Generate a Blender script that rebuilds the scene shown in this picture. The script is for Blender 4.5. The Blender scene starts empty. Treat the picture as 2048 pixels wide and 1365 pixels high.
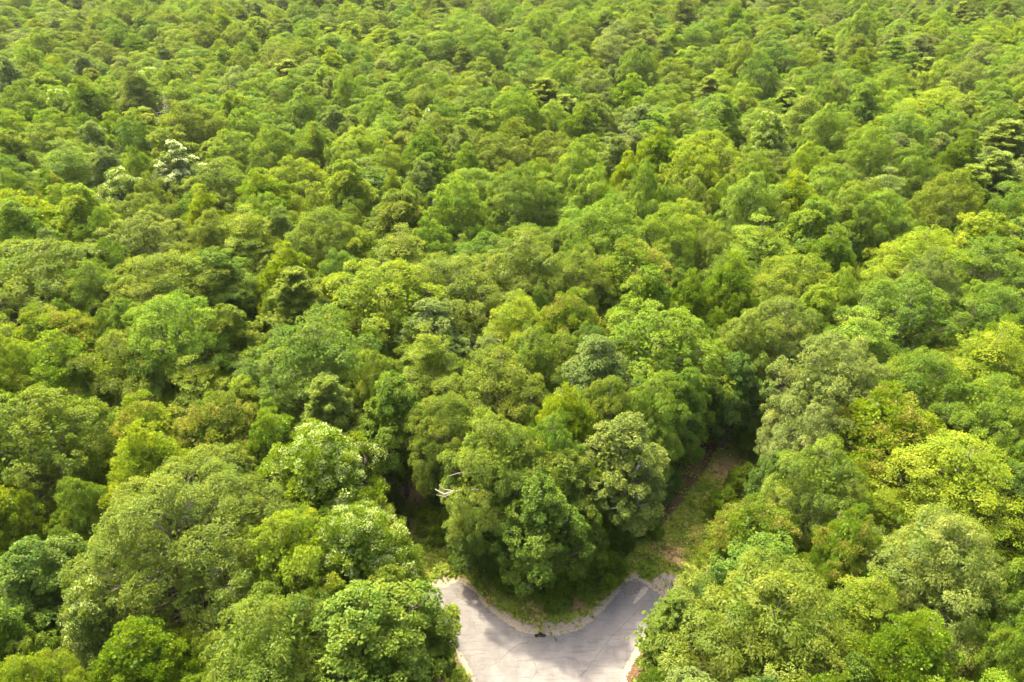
import bpy, math, random
import numpy as np
from math import radians, sin, cos, pi
rng = np.random.default_rng(11)
random.seed(11)
S = bpy.context.scene
COL = S.collection

# ------------------------------------------------------------------ camera
CAM_H, PITCH, F = 60.0, radians(33.0), 24 / 36 * 2048
cam_d = bpy.data.cameras.new('camera'); cam = bpy.data.objects.new('camera', cam_d); COL.objects.link(cam)
cam.location = (0, 0, CAM_H); cam.rotation_euler = (pi / 2 - PITCH, 0, 0)
cam_d.lens = 24; cam_d.sensor_width = 36; cam_d.clip_end = 6000
S.camera = cam

def gp(u, v, z=0.0):
    """world point where the sight line of photo pixel (u, v) meets height z"""
    x = (u - 1024) / F; w = (v - 682.5) / F
    fwd = cos(PITCH) - w * sin(PITCH); dn = sin(PITCH) + w * cos(PITCH)
    t = (CAM_H - z) / dn
    return np.array([x * t, fwd * t, z]), t

def to_px(p):
    d = np.array(p, float) - (0, 0, CAM_H)
    ax = d[1] * cos(PITCH) - d[2] * sin(PITCH)
    up = d[1] * sin(PITCH) + d[2] * cos(PITCH)
    if ax < 1: return (-9999, -9999, ax)
    return (1024 + F * d[0] / ax, 682.5 - F * up / ax, ax)

# ------------------------------------------------------------------ light
SUN_EL, SUN_AZ = radians(59), radians(-41)      # azimuth clockwise from +Y, as the sun stands
w = bpy.data.worlds.new('World'); S.world = w; w.use_nodes = True
nt = w.node_tree; bg = nt.nodes['Background']
sky = nt.nodes.new('ShaderNodeTexSky'); sky.sky_type = 'NISHITA'; sky.sun_disc = False
sky.sun_elevation = SUN_EL; sky.sun_rotation = SUN_AZ; sky.dust_density = 9.0; sky.air_density = 1.0; sky.ozone_density = .3
nt.links.new(sky.outputs[0], bg.inputs[0]); bg.inputs[1].default_value = 0.15
ld = bpy.data.lights.new('sun', 'SUN'); ld.energy = 2.1; ld.angle = radians(2.5); ld.color = (1, .90, .66)
sun = bpy.data.objects.new('sun', ld); COL.objects.link(sun)
from mathutils import Vector
sv = Vector((sin(SUN_AZ) * cos(SUN_EL), cos(SUN_AZ) * cos(SUN_EL), sin(SUN_EL)))
sun.rotation_euler = sv.to_track_quat('Z', 'Y').to_euler()
sun.location = (0, 0, 200)
S.view_settings.view_transform = 'Standard'; S.view_settings.look = 'None'
S.view_settings.exposure = 2.55; S.view_settings.gamma = 1
S.cycles.max_bounces = 5; S.cycles.diffuse_bounces = 3; S.cycles.glossy_bounces = 1
S.cycles.transmission_bounces = 4; S.cycles.use_denoising = True
S.cycles.caustics_reflective = False; S.cycles.caustics_refractive = False

# ------------------------------------------------------------------ node helpers
class NT:
    def __init__(s, name):
        s.m = bpy.data.materials.new(name); s.m.use_nodes = True
        s.t = s.m.node_tree; s.t.nodes.clear()
        s.out = s.n('ShaderNodeOutputMaterial')
    def n(s, kind, **kw):
        nd = s.t.nodes.new(kind)
        for k, v in kw.items(): setattr(nd, k, v)
        return nd
    def l(s, a, b): s.t.links.new(a, b)
    def put(s, sock, v):
        if hasattr(v, 'links') or isinstance(v, bpy.types.NodeSocket): s.l(v, sock)
        else: sock.default_value = v
    def math(s, op, a, b=0.0, clamp=False):
        m = s.n('ShaderNodeMath', operation=op, use_clamp=clamp); s.put(m.inputs[0], a); s.put(m.inputs[1], b); return m.outputs[0]
    def mix(s, f, a, b, blend='MIX'):
        m = s.n('ShaderNodeMix', data_type='RGBA', blend_type=blend); s.put(m.inputs[0], f)
        s.put(m.inputs[6], a if not isinstance(a, tuple) else (*a, 1)[:4]); s.put(m.inputs[7], b if not isinstance(b, tuple) else (*b, 1)[:4])
        return m.outputs[2]
    def noise(s, scale, detail=4, rough=.55, vec=None, dist=0.0):
        m = s.n('ShaderNodeTexNoise'); m.inputs['Scale'].default_value = scale; m.inputs['Detail'].default_value = detail
        m.inputs['Roughness'].default_value = rough; m.inputs['Distortion'].default_value = dist
        if vec is not None: s.l(vec, m.inputs['Vector'])
        return m.outputs[0]
    def ramp(s, f, lo, hi):
        m = s.n('ShaderNodeMapRange', interpolation_type='SMOOTHSTEP'); s.put(m.inputs[0], f)
        m.inputs[1].default_value = lo; m.inputs[2].default_value = hi; return m.outputs[0]
    def attr(s, name, kind='GEOMETRY'):
        return s.n('ShaderNodeAttribute', attribute_name=name, attribute_type=kind)
    def pos(s): return s.n('ShaderNodeNewGeometry').outputs['Position']
    def principled(s, col, rough=.9, spec=.2, bump=None, bstr=.3, bdist=.05):
        p = s.n('ShaderNodeBsdfPrincipled'); s.put(p.inputs['Base Color'], col if not isinstance(col, tuple) else (*col, 1)[:4]); s.put(p.inputs['Roughness'], rough)
        p.inputs['Specular IOR Level'].default_value = spec
        if bump is not None:
            b = s.n('ShaderNodeBump'); b.inputs['Strength'].default_value = bstr; b.inputs['Distance'].default_value = bdist
            s.l(bump, b.inputs['Height']); s.l(b.outputs[0], p.inputs['Normal'])
        s.l(p.outputs[0], s.out.inputs[0]); return p

def leaf_material(name, tip=None, gloss=.008, trans=.5):
    """broad leaves: colour of the tree, each leaf a little different; the youngest shoots may have a colour of their own"""
    k = NT(name)
    tint = k.attr('tint', 'INSTANCER').outputs['Color']
    var = k.attr('leaf_tone').outputs['Fac']
    tipf = k.attr('young').outputs['Fac']
    tc = k.n('ShaderNodeTexCoord')
    nz = k.noise(.35, 2, .5, tc.outputs['Object'])
    hsv = k.n('ShaderNodeHueSaturation')
    k.l(tint, hsv.inputs['Color'])
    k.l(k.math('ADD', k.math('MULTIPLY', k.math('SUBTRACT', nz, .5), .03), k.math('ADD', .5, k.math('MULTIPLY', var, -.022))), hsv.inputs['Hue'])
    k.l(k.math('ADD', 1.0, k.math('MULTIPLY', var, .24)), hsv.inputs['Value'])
    hsv.inputs['Saturation'].default_value = 1.0
    col = hsv.outputs[0]
    if tip is None:
        col = k.mix(k.math('MULTIPLY', tipf, .35), col, k.mix(1.0, col, (1.5, 1.38, .8), 'MULTIPLY'))
    else:
        col = k.mix(tipf, col, tip)
    d = k.n('ShaderNodeBsdfDiffuse'); k.l(col, d.inputs[0])
    tr = k.n('ShaderNodeBsdfTranslucent'); k.l(k.mix(1.0, col, (1.25, 1.25, .8), 'MULTIPLY'), tr.inputs[0])
    m1 = k.n('ShaderNodeMixShader'); m1.inputs[0].default_value = trans; k.l(d.outputs[0], m1.inputs[1]); k.l(tr.outputs[0], m1.inputs[2])
    g = k.n('ShaderNodeBsdfGlossy'); g.inputs['Roughness'].default_value = .5; g.inputs[0].default_value = (.9, .95, .9, 1)
    m2 = k.n('ShaderNodeMixShader'); m2.inputs[0].default_value = gloss; k.l(m1.outputs[0], m2.inputs[1]); k.l(g.outputs[0], m2.inputs[2])
    k.l(m2.outputs[0], k.out.inputs[0]); return k.m

M_LEAF = leaf_material('leaf_green')
M_RUSSET = leaf_material('leaf_with_russet_shoots', (.23, .215, .04))
M_BLOSSOM = leaf_material('leaf_with_cream_blossom', (.33, .40, .15))
M_WHITE = leaf_material('leaf_with_white_underside', (.48, .53, .33))
M_NEEDLE = leaf_material('pine_needles', None, .008, .6)

k = NT('bark'); tc = k.n('ShaderNodeTexCoord'); mp = k.n('ShaderNodeMapping'); mp.inputs['Scale'].default_value = (6, 6, 1); k.l(tc.outputs['Object'], mp.inputs[0])
nz = k.noise(2.5, 6, .65, mp.outputs[0])
k.principled(k.mix(k.ramp(nz, .3, .7), (.075, .058, .045), (.22, .185, .15)), .95, .1, nz, .6, .05); M_BARK = k.m
k = NT('pale_bark'); nz = k.noise(3, 5)
k.principled(k.mix(k.ramp(nz, .35, .7), (.22, .20, .17), (.46, .43, .37)), .9, .1, nz, .4, .03); M_PALE = k.m
k = NT('dead_wood'); nz = k.noise(4, 5)
k.principled(k.mix(k.ramp(nz, .35, .7), (.22, .185, .15), (.40, .35, .30)), .9, .1, nz, .4, .03); M_DEAD = k.m

# ------------------------------------------------------------------ mesh helpers
def mesh_from(name, V, faces_idx, nper, mat, attrs=()):
    me = bpy.data.meshes.new(name)
    nf = len(faces_idx)
    me.vertices.add(len(V)); me.vertices.foreach_set('co', np.ascontiguousarray(V, np.float32).ravel())
    me.loops.add(nf * nper); me.loops.foreach_set('vertex_index', np.ascontiguousarray(faces_idx, np.int32).ravel())
    me.polygons.add(nf); me.polygons.foreach_set('loop_start', np.arange(0, nf * nper, nper, dtype=np.int32))
    me.update(calc_edges=True)
    for an, dom, arr in attrs:
        a = me.attributes.new(an, 'FLOAT', dom); a.data.foreach_set('value', np.ascontiguousarray(arr, np.float32))
    for m in (mat if isinstance(mat, (list, tuple)) else [mat]): me.materials.append(m)
    return me

def unit(a):
    return a / np.maximum(np.linalg.norm(a, axis=-1, keepdims=True), 1e-6)

def leaves_mesh(name, C, D, N, L, W, tone, young, mat, fold=.22):
    """one folded four-cornered leaf (or leaf spray) at each C: long axis D, face normal N"""
    n = len(C); D = unit(D); side = unit(np.cross(D, N)); Nn = np.cross(side, D)
    L = L[:, None]; W = W[:, None]
    V = np.empty((n, 4, 3))
    V[:, 0] = C - D * L * .5
    V[:, 1] = C + side * W * .5 - D * L * .05 + Nn * W * fold
    V[:, 2] = C + D * L * .5 - Nn * L * .12
    V[:, 3] = C - side * W * .5 - D * L * .05 + Nn * W * fold
    idx = np.arange(n * 4).reshape(n, 4)
    return mesh_from(name, V.reshape(-1, 3), idx, 4, mat, (('leaf_tone', 'FACE', tone), ('young', 'FACE', young)))

def tubes_mesh(name, paths, mat, sides=6):
    """paths: list of (points, radii)"""
    VV, FF, off = [], [], 0
    ang = np.linspace(0, 2 * pi, sides, endpoint=False)
    for P, R in paths:
        P = np.asarray(P, float); R = np.asarray(R, float); n = len(P)
        T = unit(np.gradient(P, axis=0)); ref = np.where(np.abs(T[:, 2:3]) > .9, [[1., 0, 0]], [[0, 0, 1.]])
        A = unit(np.cross(T, ref)); B = np.cross(T, A)
        ring = P[:, None] + R[:, None, None] * (np.cos(ang)[None, :, None] * A[:, None] + np.sin(ang)[None, :, None] * B[:, None])
        VV.append(ring.reshape(-1, 3))
        i = np.arange(n - 1)[:, None] * sides; j = np.arange(sides)[None]; j2 = (j + 1) % sides
        FF.append((np.stack([i + j, i + j2, i + sides + j2, i + sides + j], -1).reshape(-1, 4)) + off)
        off += n * sides
    me = mesh_from(name, np.concatenate(VV), np.concatenate(FF), 4, mat)
    me.polygons.foreach_set('use_smooth', np.ones(len(me.polygons), bool))
    return me

def rnd_dirs(n, r):
    a = r.normal(size=(n, 3)); return unit(a)

def bend(p0, p1, r, n=6, sag=.12):
    t = np.linspace(0, 1, n)[:, None]; L = np.linalg.norm(np.asarray(p1) - p0)
    o = r.normal(size=3) * sag * L
    return p0 * (1 - t) + p1 * t + o * np.sin(t * pi) + r.normal(size=(n, 3)) * .02 * L * np.sin(t * pi)

# ------------------------------------------------------------------ tree prototypes
class Proto: pass
PROTOS = {}

def crown_lobes(r, shape, H, W, base, n):
    """centres and outward directions of the branch masses that make a crown"""
    C, O, Rr = [], [], []
    cz = base + (H - base) * .45; rad = W / 2
    tries = 0
    while len(C) < n and tries < 6000:
        tries += 1
        d = unit(r.normal(size=3)); 
        if d[2] < -.55: continue
        az = math.atan2(d[1], d[0])
        wob = 1 + .13 * sin(3 * az + shape['ph'][0]) + .10 * sin(5 * az + shape['ph'][1]) + .08 * sin(7 * d[2] * 2 + shape['ph'][2])
        up = (H - cz) if d[2] > 0 else (cz - base)
        ex = shape['sq']
        h = (abs(d[0]) ** 2 + abs(d[1]) ** 2) ** .5
        hh = h ** ex
        taper = 1.0
        z = cz + d[2] * up * (.93 if d[2] > 0 else .9) * (1 + .08 * r.normal())
        f = (z - base) / (H - base)
        taper = np.interp(f, shape['prof'][0], shape['prof'][1])
        depth = 1 if r.random() < .72 else r.uniform(.45, .85)
        p = np.array([cos(az) * rad * taper * wob * hh * depth, sin(az) * rad * taper * wob * hh * depth, z])
        rr = shape['lobe'] * r.uniform(.65, 1.25)
        p[:2] *= max(.15, 1 - rr * .55 / max(.5, np.hypot(p[0], p[1])))
        if p[2] + rr * .6 > H: p[2] = H - rr * .6
        ok = all(np.linalg.norm(p - c) > .62 * (rr + q) for c, q in zip(C, Rr))
        if not ok: continue
        C.append(p); Rr.append(rr)
        o = p - np.array([0, 0, base + (H - base) * .25]); O.append(unit(o))
    return np.array(C), np.array(O), np.array(Rr)

def broadleaf(key, seed, H, W, base, nl, lobe, prof, bunches, per, leaf, asp, mat, style='round', bark=None, tipmode='top', sq=.8, bsize=(.42, .72), flat=.75, inner=3500, tipfrac=.3, barkseg=None):
    r = np.random.default_rng(seed)
    shape = dict(ph=r.uniform(0, 6.28, 3), sq=sq, prof=prof, lobe=lobe)
    C, O, R = crown_lobes(r, shape, H, W, base, nl)
    pc, pd, pn, pL, pW, tone, young = [], [], [], [], [], [], []
    for c, o, R0 in zip(C, O, R):
        nb = max(4, int(bunches * (R0 / lobe) ** 2))
        dirs = rnd_dirs(nb * 3, r)
        wgt = dirs @ unit(o + np.array([0, 0, .55]))
        dirs = dirs[np.argsort(-(wgt + r.normal(size=len(wgt)) * .35))][:nb]
        bc = c + dirs * R0 * np.array([1, 1, flat]) * r.uniform(.72, 1.05, (nb, 1))
        lt = r.normal() * .25
        for b, dd in zip(bc, dirs):
            n = int(per * 1.9 * r.uniform(.6, 1.35)); bs = r.uniform(*bsize)
            q = rnd_dirs(n, r)
            ax = unit(dd + np.array([0, 0, .5]))
            if style == 'spray':                      # flat sheets of leaves
                q = q * np.array([1.4, 1.4, .42])
            q = np.where((q @ ax)[:, None] < -.25, -q, q)
            rad = r.uniform(.35, 1.0, (n, 1)) ** .6
            p = b + q * rad * bs
            if style == 'droop':
                D = unit(q * np.array([1, 1, .4]) + np.array([0, 0, -.65]) + r.normal(size=(n, 3)) * .3); p[:, 2] -= .12 * bs
                N = unit(q * .7 + ax * .7 + np.array([0, 0, .5]) + r.normal(size=(n, 3)) * .28)
            elif style == 'upright':
                D = unit(q * .6 + ax * .7 + np.array([0, 0, .35]) + r.normal(size=(n, 3)) * .35)
                N = unit(q * .6 + .9 * ax + o * .3 + r.normal(size=(n, 3)) * .35)
            elif style == 'spray':
                D = unit(q * np.array([1, 1, .1]) + o * np.array([.8, .8, -.1]) + r.normal(size=(n, 3)) * .25)
                N = unit(np.array([0, 0, 1.]) + r.normal(size=(n, 3)) * .28 + .25 * o)
            else:
                D = unit(q + r.normal(size=(n, 3)) * .55)
                N = unit(q * .55 + ax * .9 + o * .3 + np.array([0, 0, .3]) + r.normal(size=(n, 3)) * .32)
            pc.append(p); pd.append(D); pn.append(N)
            ll = leaf * .69 * r.uniform(.65, 1.3, n); pL.append(ll); pW.append(ll * asp * r.uniform(.8, 1.25, n))
            tone.append(np.clip(r.normal(size=n) * .35 + lt + r.normal() * .25, -1.3, 1.5))
            if tipmode == 'top':
                f = ((q @ ax) > .45) & (r.random(n) < tipfrac * (1.3 if b[2] > base + .55 * (H - base) else .5))
            else:
                hot = r.random() < tipfrac * (1.5 if b[2] > base + .45 * (H - base) else .35)
                f = ((q @ ax) > .1) & (r.random(n) < .75) & hot
            young.append(f.astype(float))
    # sparse inner leaves, so that the gaps between masses read as shaded foliage
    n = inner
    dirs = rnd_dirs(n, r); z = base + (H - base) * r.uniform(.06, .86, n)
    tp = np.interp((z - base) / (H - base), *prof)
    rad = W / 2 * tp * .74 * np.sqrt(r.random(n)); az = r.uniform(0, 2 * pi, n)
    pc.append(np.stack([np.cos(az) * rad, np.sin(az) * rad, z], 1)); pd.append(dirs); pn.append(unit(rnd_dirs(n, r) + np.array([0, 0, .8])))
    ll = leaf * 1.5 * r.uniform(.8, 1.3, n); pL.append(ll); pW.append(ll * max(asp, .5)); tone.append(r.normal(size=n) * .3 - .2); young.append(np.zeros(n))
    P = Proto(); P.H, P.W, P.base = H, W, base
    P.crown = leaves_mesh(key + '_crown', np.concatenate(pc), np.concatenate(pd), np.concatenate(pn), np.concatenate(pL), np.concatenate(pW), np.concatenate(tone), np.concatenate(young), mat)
    # trunk and limbs
    tr = .016 * H + .02 * r.random()
    top = np.array([r.normal() * .4, r.normal() * .4, base + (H - base) * .72])
    tp = bend(np.array([0, 0, -.4]), top, r, 10, .02); tr_r = np.interp(np.linspace(0, 1, 10), [0, .06, .5, 1], [tr * 1.5, tr, tr * .7, tr * .2])
    paths = [(tp, tr_r)]
    order = np.argsort(C[:, 2])
    for i in order:
        c = C[i]
        s = np.clip((c[2] - (base * .8)) / (H) * .75 + .12, .25, .95); k0 = s * 9; a = int(k0); p0 = tp[a] + (tp[min(a + 1, 9)] - tp[a]) * (k0 - a)
        r0 = np.interp(s, np.linspace(0, 1, 10), tr_r) * .5
        B = bend(p0, c, r, 6, .09)
        paths.append((B, np.linspace(r0, .025, 6)))
        for _ in range(3):
            e = c + rnd_dirs(1, r)[0] * R[i] * .8; e[2] = max(e[2], c[2] - .3)
            paths.append((bend(B[4], e, r, 4, .1), np.linspace(.035, .012, 4)))
    P.trunk = tubes_mesh(key + '_trunk', paths, bark or M_BARK)
    P.mat = mat
    PROTOS[key] = P
    return P

DOME = ([0, .15, .42, .7, .88, 1], [.62, .95, 1.0, .92, .72, .40])
OVAL = ([0, .15, .35, .6, .85, 1], [.5, .88, 1.0, .82, .5, .16])
TALL = ([0, .15, .4, .65, .88, 1], [.55, .85, 1.0, .85, .55, .15])
FULL = ([0, .1, .35, .65, .88, 1], [.8, .97, 1.0, .92, .68, .34])
DEEP = ([0, .08, .3, .6, .85, 1], [.75, .92, 1.0, .84, .55, .2])

broadleaf('oak_a', 1, 19, 12.5, 5.0, 62, 1.55, DOME, 18, 48, .26, .55, M_LEAF, 'round')
broadleaf('oak_b', 2, 18, 12.0, 4.5, 58, 1.6, FULL, 18, 48, .26, .55, M_LEAF, 'droop')
broadleaf('oak_c', 3, 20, 13.5, 5.5, 70, 1.5, DOME, 16, 40, .28, .6, M_LEAF, 'round', bsize=(.36, .62))
broadleaf('oak_big', 17, 20, 16, 4.5, 105, 1.5, DOME, 18, 46, .24, .55, M_LEAF, 'round')
broadleaf('maple_a', 4, 19, 10.0, 3.5, 56, 1.35, OVAL, 17, 38, .26, .85, M_LEAF, 'upright')
broadleaf('maple_b', 5, 18, 9.5, 3.0, 54, 1.3, DEEP, 17, 38, .25, .85, M_LEAF, 'round', bsize=(.36, .6))
broadleaf('russet', 6, 18, 9.5, 3.5, 54, 1.25, DEEP, 17, 38, .26, .8, M_RUSSET, 'upright', tipmode='patch', tipfrac=.30)
broadleaf('blossom', 7, 18, 10.0, 3.5, 58, 1.3, DEEP, 17, 38, .27, .75, M_BLOSSOM, 'upright', tipmode='patch', tipfrac=.24)
broadleaf('aspen', 8, 20, 7.5, 5.0, 48, 1.15, TALL, 17, 36, .22, .9, M_LEAF, 'round', bark=M_PALE, bsize=(.3, .5))
broadleaf('beech', 9, 17, 10.0, 2.5, 62, 1.5, OVAL, 15, 36, .26, .6, M_LEAF, 'spray', flat=.65, bsize=(.5, .9))
broadleaf('beech_b', 10, 18, 11.0, 3.0, 64, 1.6, FULL, 15, 36, .26, .6, M_LEAF, 'spray', flat=.65, bsize=(.5, .9))
broadleaf('ash', 12, 19, 12.0, 4.0, 64, 1.5, DEEP, 18, 46, .30, .36, M_LEAF, 'droop', bsize=(.45, .75))
broadleaf('poplar_white', 13, 19, 7.5, 5.0, 44, 1.1, TALL, 16, 34, .27, .8, M_WHITE, 'upright', bark=M_PALE, tipmode='patch', tipfrac=.42, bsize=(.3, .5))
broadleaf('sapling', 14, 7, 4.6, .5, 30, .85, DEEP, 14, 28, .24, .7, M_LEAF, 'upright', bsize=(.28, .48), inner=900)
broadleaf('sapling_b', 15, 8, 5.2, .4, 34, .95, FULL, 14, 28, .24, .65, M_LEAF, 'spray', bsize=(.35, .6), flat=.5, inner=900)
broadleaf('shrub', 16, 2.6, 3.2, .05, 20, .6, FULL, 12, 24, .2, .65, M_LEAF, 'round', bsize=(.2, .36), inner=500)

def pine(key, seed, H, W, base):
    r = np.random.default_rng(seed)
    pc, pd, pn, pL, pW, tone = [], [], [], [], [], []
    paths = [(bend(np.array([0, 0, -.4]), np.array([0, 0, H - .3]), r, 10, .006), np.linspace(.30, .03, 10))]
    z = base
    while z < H - .5:
        f = (z - base) / (H - base)
        rad = W / 2 * np.interp(f, [0, .2, .5, .8, 1], [.75, 1, .78, .45, .1])
        nb = r.integers(5, 8); a0 = r.uniform(0, 6.28)
        for i in range(nb):
            if r.random() < .12: continue
            a = a0 + i * 2 * pi / nb + r.normal() * .2; Ln = rad * r.uniform(.65, 1.15)
            tipp = np.array([cos(a) * Ln, sin(a) * Ln, z + Ln * r.uniform(.02, .22)])
            B = bend(np.array([0, 0, z]), tipp, r, 6, .04); B[:, 2] -= np.sin(np.linspace(0, 1, 6) * pi) * .06 * Ln
            paths.append((B, np.linspace(.05, .012, 6)))
            nt_ = int(26 * Ln / 3) + 5
            for s in r.uniform(.22, 1.02, nt_):
                p = B[min(4, int(s * 5))] + (B[min(5, int(s * 5) + 1)] - B[min(4, int(s * 5))]) * (s * 5 - int(s * 5))
                o = r.normal(size=3) * np.array([.42, .42, .14]) * (1.2 - s * .5) * Ln * .35; q = p + o
                n = 24
                D = unit(rnd_dirs(n, r) * .9 + np.array([cos(a), sin(a), .45])); 
                pc.append(q + D * .16 + r.normal(size=(n, 3)) * .09); pd.append(D); pn.append(unit(rnd_dirs(n, r) + np.array([cos(a), sin(a), .5]) * .2))
                ll = r.uniform(.28, .48, n); pL.append(ll); pW.append(ll * .30); tone.append(r.normal(size=n) * .35 + r.normal() * .25)
        z += r.uniform(.55, .95) * (1 - .35 * f)
    P = Proto(); P.H, P.W, P.base = H, W, base; P.mat = M_NEEDLE
    T = np.concatenate(tone)
    P.crown = leaves_mesh(key + '_crown', np.concatenate(pc), np.concatenate(pd), np.concatenate(pn), np.concatenate(pL), np.concatenate(pW), T, np.zeros(len(T)), M_NEEDLE)
    P.trunk = tubes_mesh(key + '_trunk', paths, M_BARK); PROTOS[key] = P

pine('pine_a', 21, 22, 9.0, 5.0)
pine('pine_b', 22, 21, 8.0, 3.5)

def dead_tree(key, seed, H, W, base):
    r = np.random.default_rng(seed); paths = [(bend(np.array([0, 0, -.3]), np.array([.3, .2, H * .85]), r, 9, .02), np.linspace(.26, .05, 9))]
    tw = []
    for i in range(34):
        f = r.uniform(.35, 1); a = r.uniform(0, 6.28); p0 = paths[0][0][min(8, int(f * 8))]
        e = p0 + np.array([cos(a), sin(a), r.uniform(.3, 1.1)]) * W / 2 * r.uniform(.5, 1)
        e[2] = min(e[2], H); B = bend(p0, e, r, 6, .1); paths.append((B, np.linspace(.08, .02, 6)))
        for j in range(14):
            q = B[r.integers(1, 6)]; e2 = q + (unit(e - p0) + rnd_dirs(1, r)[0] * .9) * r.uniform(.5, 1.6)
            tw.append((bend(q, e2, r, 4, .1), np.linspace(.028, .01, 4)))
    P = Proto(); P.H, P.W, P.base = H, W, base; P.mat = M_DEAD
    P.trunk = tubes_mesh(key + '_trunk', paths, M_DEAD); P.crown = tubes_mesh(key + '_crown', tw, M_DEAD, 4); PROTOS[key] = P
dead_tree('dead', 31, 18, 7.5, 6)

# ------------------------------------------------------------------ colours of whole trees
T = dict(
    G=(.100, .164, .012), O=(.121, .168, .014), Y=(.148, .210, .010), YY=(.166, .228, .009),
    L=(.128, .200, .013), P=(.132, .180, .032), B=(.086, .150, .018), D=(.066, .112, .014), PN=(.200, .262, .042), DP=(.15, .20, .032))
WORD = dict(G='mid-green', O='olive-green', Y='yellow-green', YY='bright yellow-green', L='fresh light-green', P='pale grey-green', B='deep blue-green', D='dark green', PN='soft green', DP='dark green')

# (u, v, width in photo pixels, prototype, colour, height, label or None)
LM = []   # trees read off the photo
def A(u, v, wpx, key, colour, h=None, label=None, ref=None): LM.append((u, v, wpx, key, colour, h, label, ref))
# lower left
A(385,1080,375,'oak_big','O',20,'broad olive-green oak, largest crown at the lower left, grey limbs showing','the broad lower-left oak')
A(590,1140,220,'oak_b','Y',18)
A(640,955,235,'blossom','L',18,'light green tree speckled with cream blossom, left of the left-hand grass track','the cream-blossomed tree')
A(715,1115,225,'blossom','L',17,'tree with pale-flecked shoots behind the junction maple, at the near end of the left-hand track','the pale-flecked roadside tree')
A(735,1290,290,'maple_b','G',17,'mid-green maple at the bottom, its right side against the road junction','the junction maple')
A(545,1310,290,'ash','O',18,'long-leaved olive ash at the bottom edge, in front of the broad oak','the bottom-edge ash')
A(300,1345,210,'maple_a','L',16)
A(95,1185,220,'maple_b','B',17,'deep blue-green shaded maple low in the left corner','the shaded corner maple')
A(15,1310,180,'maple_b','G',17)
A(20,1065,150,'maple_a','Y',17)
A(70,910,270,'oak_c','O',20)
A(140,765,170,'maple_a','L',19,'tall fresh light-green maple near the left edge, brighter than all round it','the bright left-edge maple')
A(200,950,130,'beech','Y',15)
A(295,880,170,'russet','Y',17)
A(445,880,190,'russet','O',17,'russet-tipped maple behind the broad lower-left oak, by a dark gap','the russet-tipped maple by the gap')
A(555,905,140,'maple_a','L',16)
A(20,765,150,'oak_b','YY',19)
A(350,690,210,'oak_a','L',20,'tall light-green oak left of the dark gap, brightest on its crest','the oak left of the dark gap')
A(400,790,130,'beech','Y',15)
A(465,690,130,'maple_b','O',18)
A(480,780,100,'sapling_b','B',10)
A(110,690,170,'russet','Y',17)
A(245,760,180,'oak_b','O',18)
A(95,570,240,'oak_b','O',20)
A(45,465,190,'maple_a','YY',20,'glowing yellow-green maple cut by the left edge of the view','the glowing left-edge maple')
A(135,440,120,'maple_a','L',18)
A(295,510,170,'oak_c','P',19)
A(330,590,210,'oak_a','O',19)
A(200,600,130,'oak_b','G',18)
A(440,570,150,'maple_b','G',18)
A(440,490,120,'oak_b','O',18)
A(500,490,120,'beech','Y',19,'layered yellow-green beech with flat fans of leaves above a dark hollow','the layered beech')
A(580,565,130,'maple_a','Y',18)
A(415,445,90,'maple_a','YY',19)
A(565,480,70,'aspen','P',18)
A(650,490,150,'oak_a','O',19)
A(255,405,130,'blossom','P',19,'rounded tree creamy with blossom, just left of and below the white tree','the creamy round tree')
A(360,355,100,'poplar_white','P',21,'poplar flashing white leaf undersides, the whitest tree of the forest','the white poplar')
A(445,385,150,'oak_b','O',19)
A(530,410,130,'maple_a','L',19)
# middle clump between the two tracks
A(770,625,250,'oak_c','Y',20,'big golden-olive oak crowning the left of the clump between the tracks','the golden-olive oak')
A(640,735,240,'oak_b','G',20,'large mid-green oak forming the left flank of the clump between the tracks','the left-flank oak')
A(905,600,210,'oak_a','O',19)
A(1050,550,180,'oak_b','O',20)
A(1265,565,180,'russet','L',20,'light-green russet-tipped maple standing high at the back of the clump','the high russet maple')
A(1155,580,140,'oak_a','O',19)
A(860,735,120,'beech','Y',18)
A(870,680,150,'aspen','P',18)
A(1030,670,110,'beech_b','YY',19,'low bright yellow-green beech crest in the middle of the clump','the bright beech crest')
A(1140,665,140,'russet','L',19)
A(1310,720,240,'oak_c','L',20,'smooth round light-green oak at the right flank of the clump','the smooth right-flank oak')
A(1075,740,150,'oak_b','O',18)
A(1195,770,140,'aspen','P',20)
A(990,800,200,'oak_a','O',18)
A(1130,870,150,'maple_a','YY',18,'bright yellow-green maple in the front face of the clump','the bright front maple')
A(990,945,210,'oak_b','O',19,'olive oak at the front of the clump with a bare dead branch on its left','the dead-branch oak')
A(1080,1040,175,'maple_b','G',16,'grey-green maple at the tip of the clump, nearest the road junction','the tip maple')
A(1243,930,165,'aspen','P',19,'tall pale grey-green aspen at the right front of the clump','the pale aspen')
A(1190,1110,90,'sapling','G',7,'small bushy bright-green sapling at the foot of the tip maple','the bushy sapling')
A(795,838,155,'maple_b','G',18)
A(745,790,130,'oak_b','O',18)
A(1368,820,105,'maple_b','G',17)
A(935,1005,80,'sapling_b','G',7)
A(1322,945,70,'sapling_b','B',6)
A(765,985,60,'sapling','L',6)
A(1130,985,150,'maple_b','O',16)
A(1095,930,150,'oak_b','G',18)
A(895,880,150,'oak_a','O',18)
A(1190,1010,110,'maple_a','G',13)
A(955,1060,110,'maple_b','B',10)
A(1005,1010,150,'maple_b','G',15)
A(1150,1050,115,'oak_b','G',12)
A(1300,840,140,'oak_b','L',18)
A(1215,840,120,'oak_a','O',18)
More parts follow.
